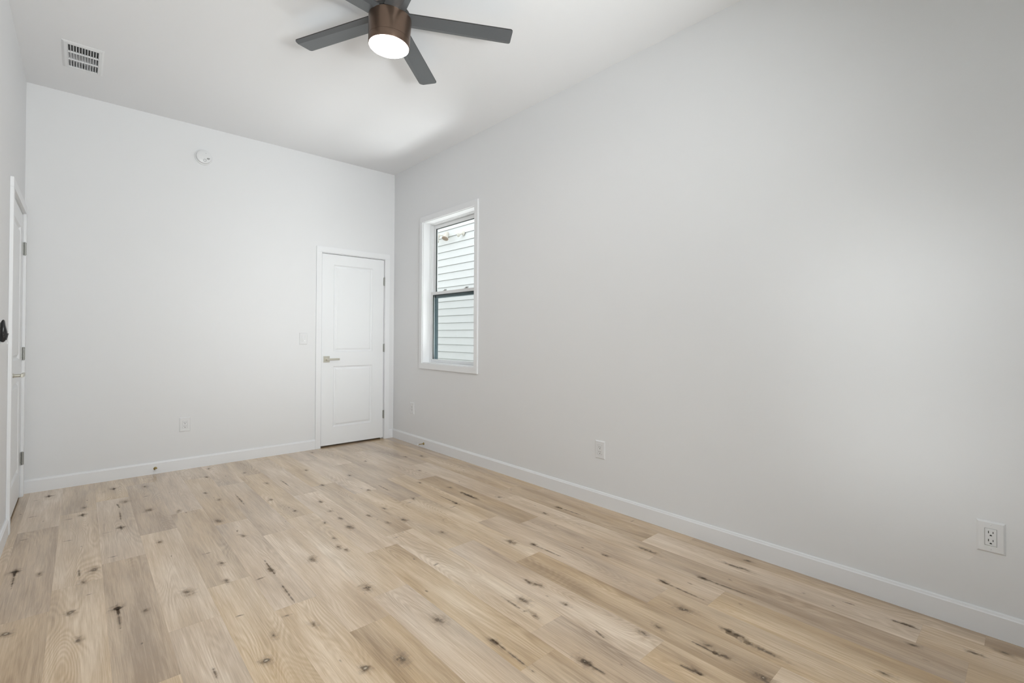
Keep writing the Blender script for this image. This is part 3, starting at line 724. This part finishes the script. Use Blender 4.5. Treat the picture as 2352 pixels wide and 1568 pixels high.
# ------------------------------------------------------------------ outside: neighbouring house with lap siding, lamps, ground
NX = 1.60
hs = tag(empty('neighbouring_house', (NX, 0.0, -0.5)), 'white lap-sided house wall seen through the window', 'house')
bm = B(); e = 0.1133; zz0 = 0.819-12*e+0.5
prof = [(0.0, -0.0)]
b = bmesh.new(); ya, yb = -3.5, 6.0
nlap = 35; pv = None
for k in range(nlap):
    z0 = zz0+k*e; z1 = z0+e
    for (xa, za), (xb, zb_) in (((-0.015, z0), (-0.002, z1-0.005)), ((-0.002, z1-0.005), (0.010, z1-0.005)), ((0.010, z1-0.005), (0.010, z1)), ((0.010, z1), (-0.015, z1))):
        b.faces.new([b.verts.new(p) for p in ((xa, ya, za), (xa, yb, za), (xb, yb, zb_), (xb, ya, zb_))])
bmesh.ops.remove_doubles(b, verts=b.verts, dist=1e-5)
merge(bm, b)
box(bm, 0.011, 0.25, ya, yb, 0, zz0+nlap*e)
obj('lap_siding', bm, M['siding'], hs)
bm = B(); box(bm, -0.03, 0.3, ya, yb, zz0+nlap*e, zz0+nlap*e+0.15, 0.01); obj('eave', bm, M['siding'], hs)

sl = tag(empty('security_light', (NX-0.016, 1.25, 2.775), 0), 'twin-head outdoor floodlight on the white siding outside the window', 'outdoor light')
LX = Matrix.Rotation(-PI/2, 4, 'Y')
bm = B(); lathe(bm, [(0.055, 0), (0.055, 0.012), (0.045, 0.022), (0, 0.024)], 32, LX); obj('mounting_plate', bm, M['lampw'], sl)
for s, dy in ((1, 0.12), (-1, -0.12)):
    bm = B()
    # arm then flared head pointing down and outwards
    d = Vector((-0.45, s*0.12, -0.88)).normalized()
    rot = d.to_track_quat('Z', 'Y').to_matrix().to_4x4()
    lathe(bm, [(0, -0.02), (0.024, -0.018), (0.030, 0.0), (0.028, 0.030), (0.038, 0.060), (0.049, 0.084), (0.051, 0.094)], 32, Matrix.Translation((-0.075, dy, 0.0)) @ rot)
    h = obj('lamp_head', bm, M['lampw'], sl)
    bm = B(); lathe(bm, [(0.051, 0.094), (0.053, 0.100), (0.049, 0.108), (0.030, 0.115), (0, 0.117)], 32, Matrix.Translation((-0.075, dy, 0.0)) @ rot)
    l = obj('bulb_face', bm, M['lampt'], h)
    bm = B(); a = Vector((-0.02, 0, 0)); c_ = Vector((-0.075, dy, 0.0)); dd = c_-a
    lathe(bm, [(0.009, 0), (0.009, dd.length)], 12, Matrix.Translation(a) @ dd.to_track_quat('Z', 'Y').to_matrix().to_4x4()); obj('arm', bm, M['lampw'], sl)
ms = tag(empty('motion_sensor', (NX-0.016, 0.800, 2.735), 0), 'small white motion sensor on the siding right of the floodlight', 'sensor')
bm = B(); lathe(bm, [(0.034, 0), (0.034, 0.010), (0.024, 0.016), (0, 0.017)], 24, LX); obj('mounting_plate', bm, M['lampw'], ms)
bm = B(); lathe(bm, [(0.010, 0.0), (0.010, 0.05), (0.022, 0.055), (0.030, 0.075), (0.026, 0.095), (0, 0.10)], 24, Matrix.Translation((-0.01, 0, 0)) @ Vector((-0.7, 0.55, -0.35)).to_track_quat('Z', 'Y').to_matrix().to_4x4()); obj('sensor_head', bm, M['lampw'], ms)

bm = B(); box(bm, -14, 14, -14, 14, -0.62, -0.5); tag(obj('ground', bm, M['grass']), 'ground strip between the houses outside', kind='structure')
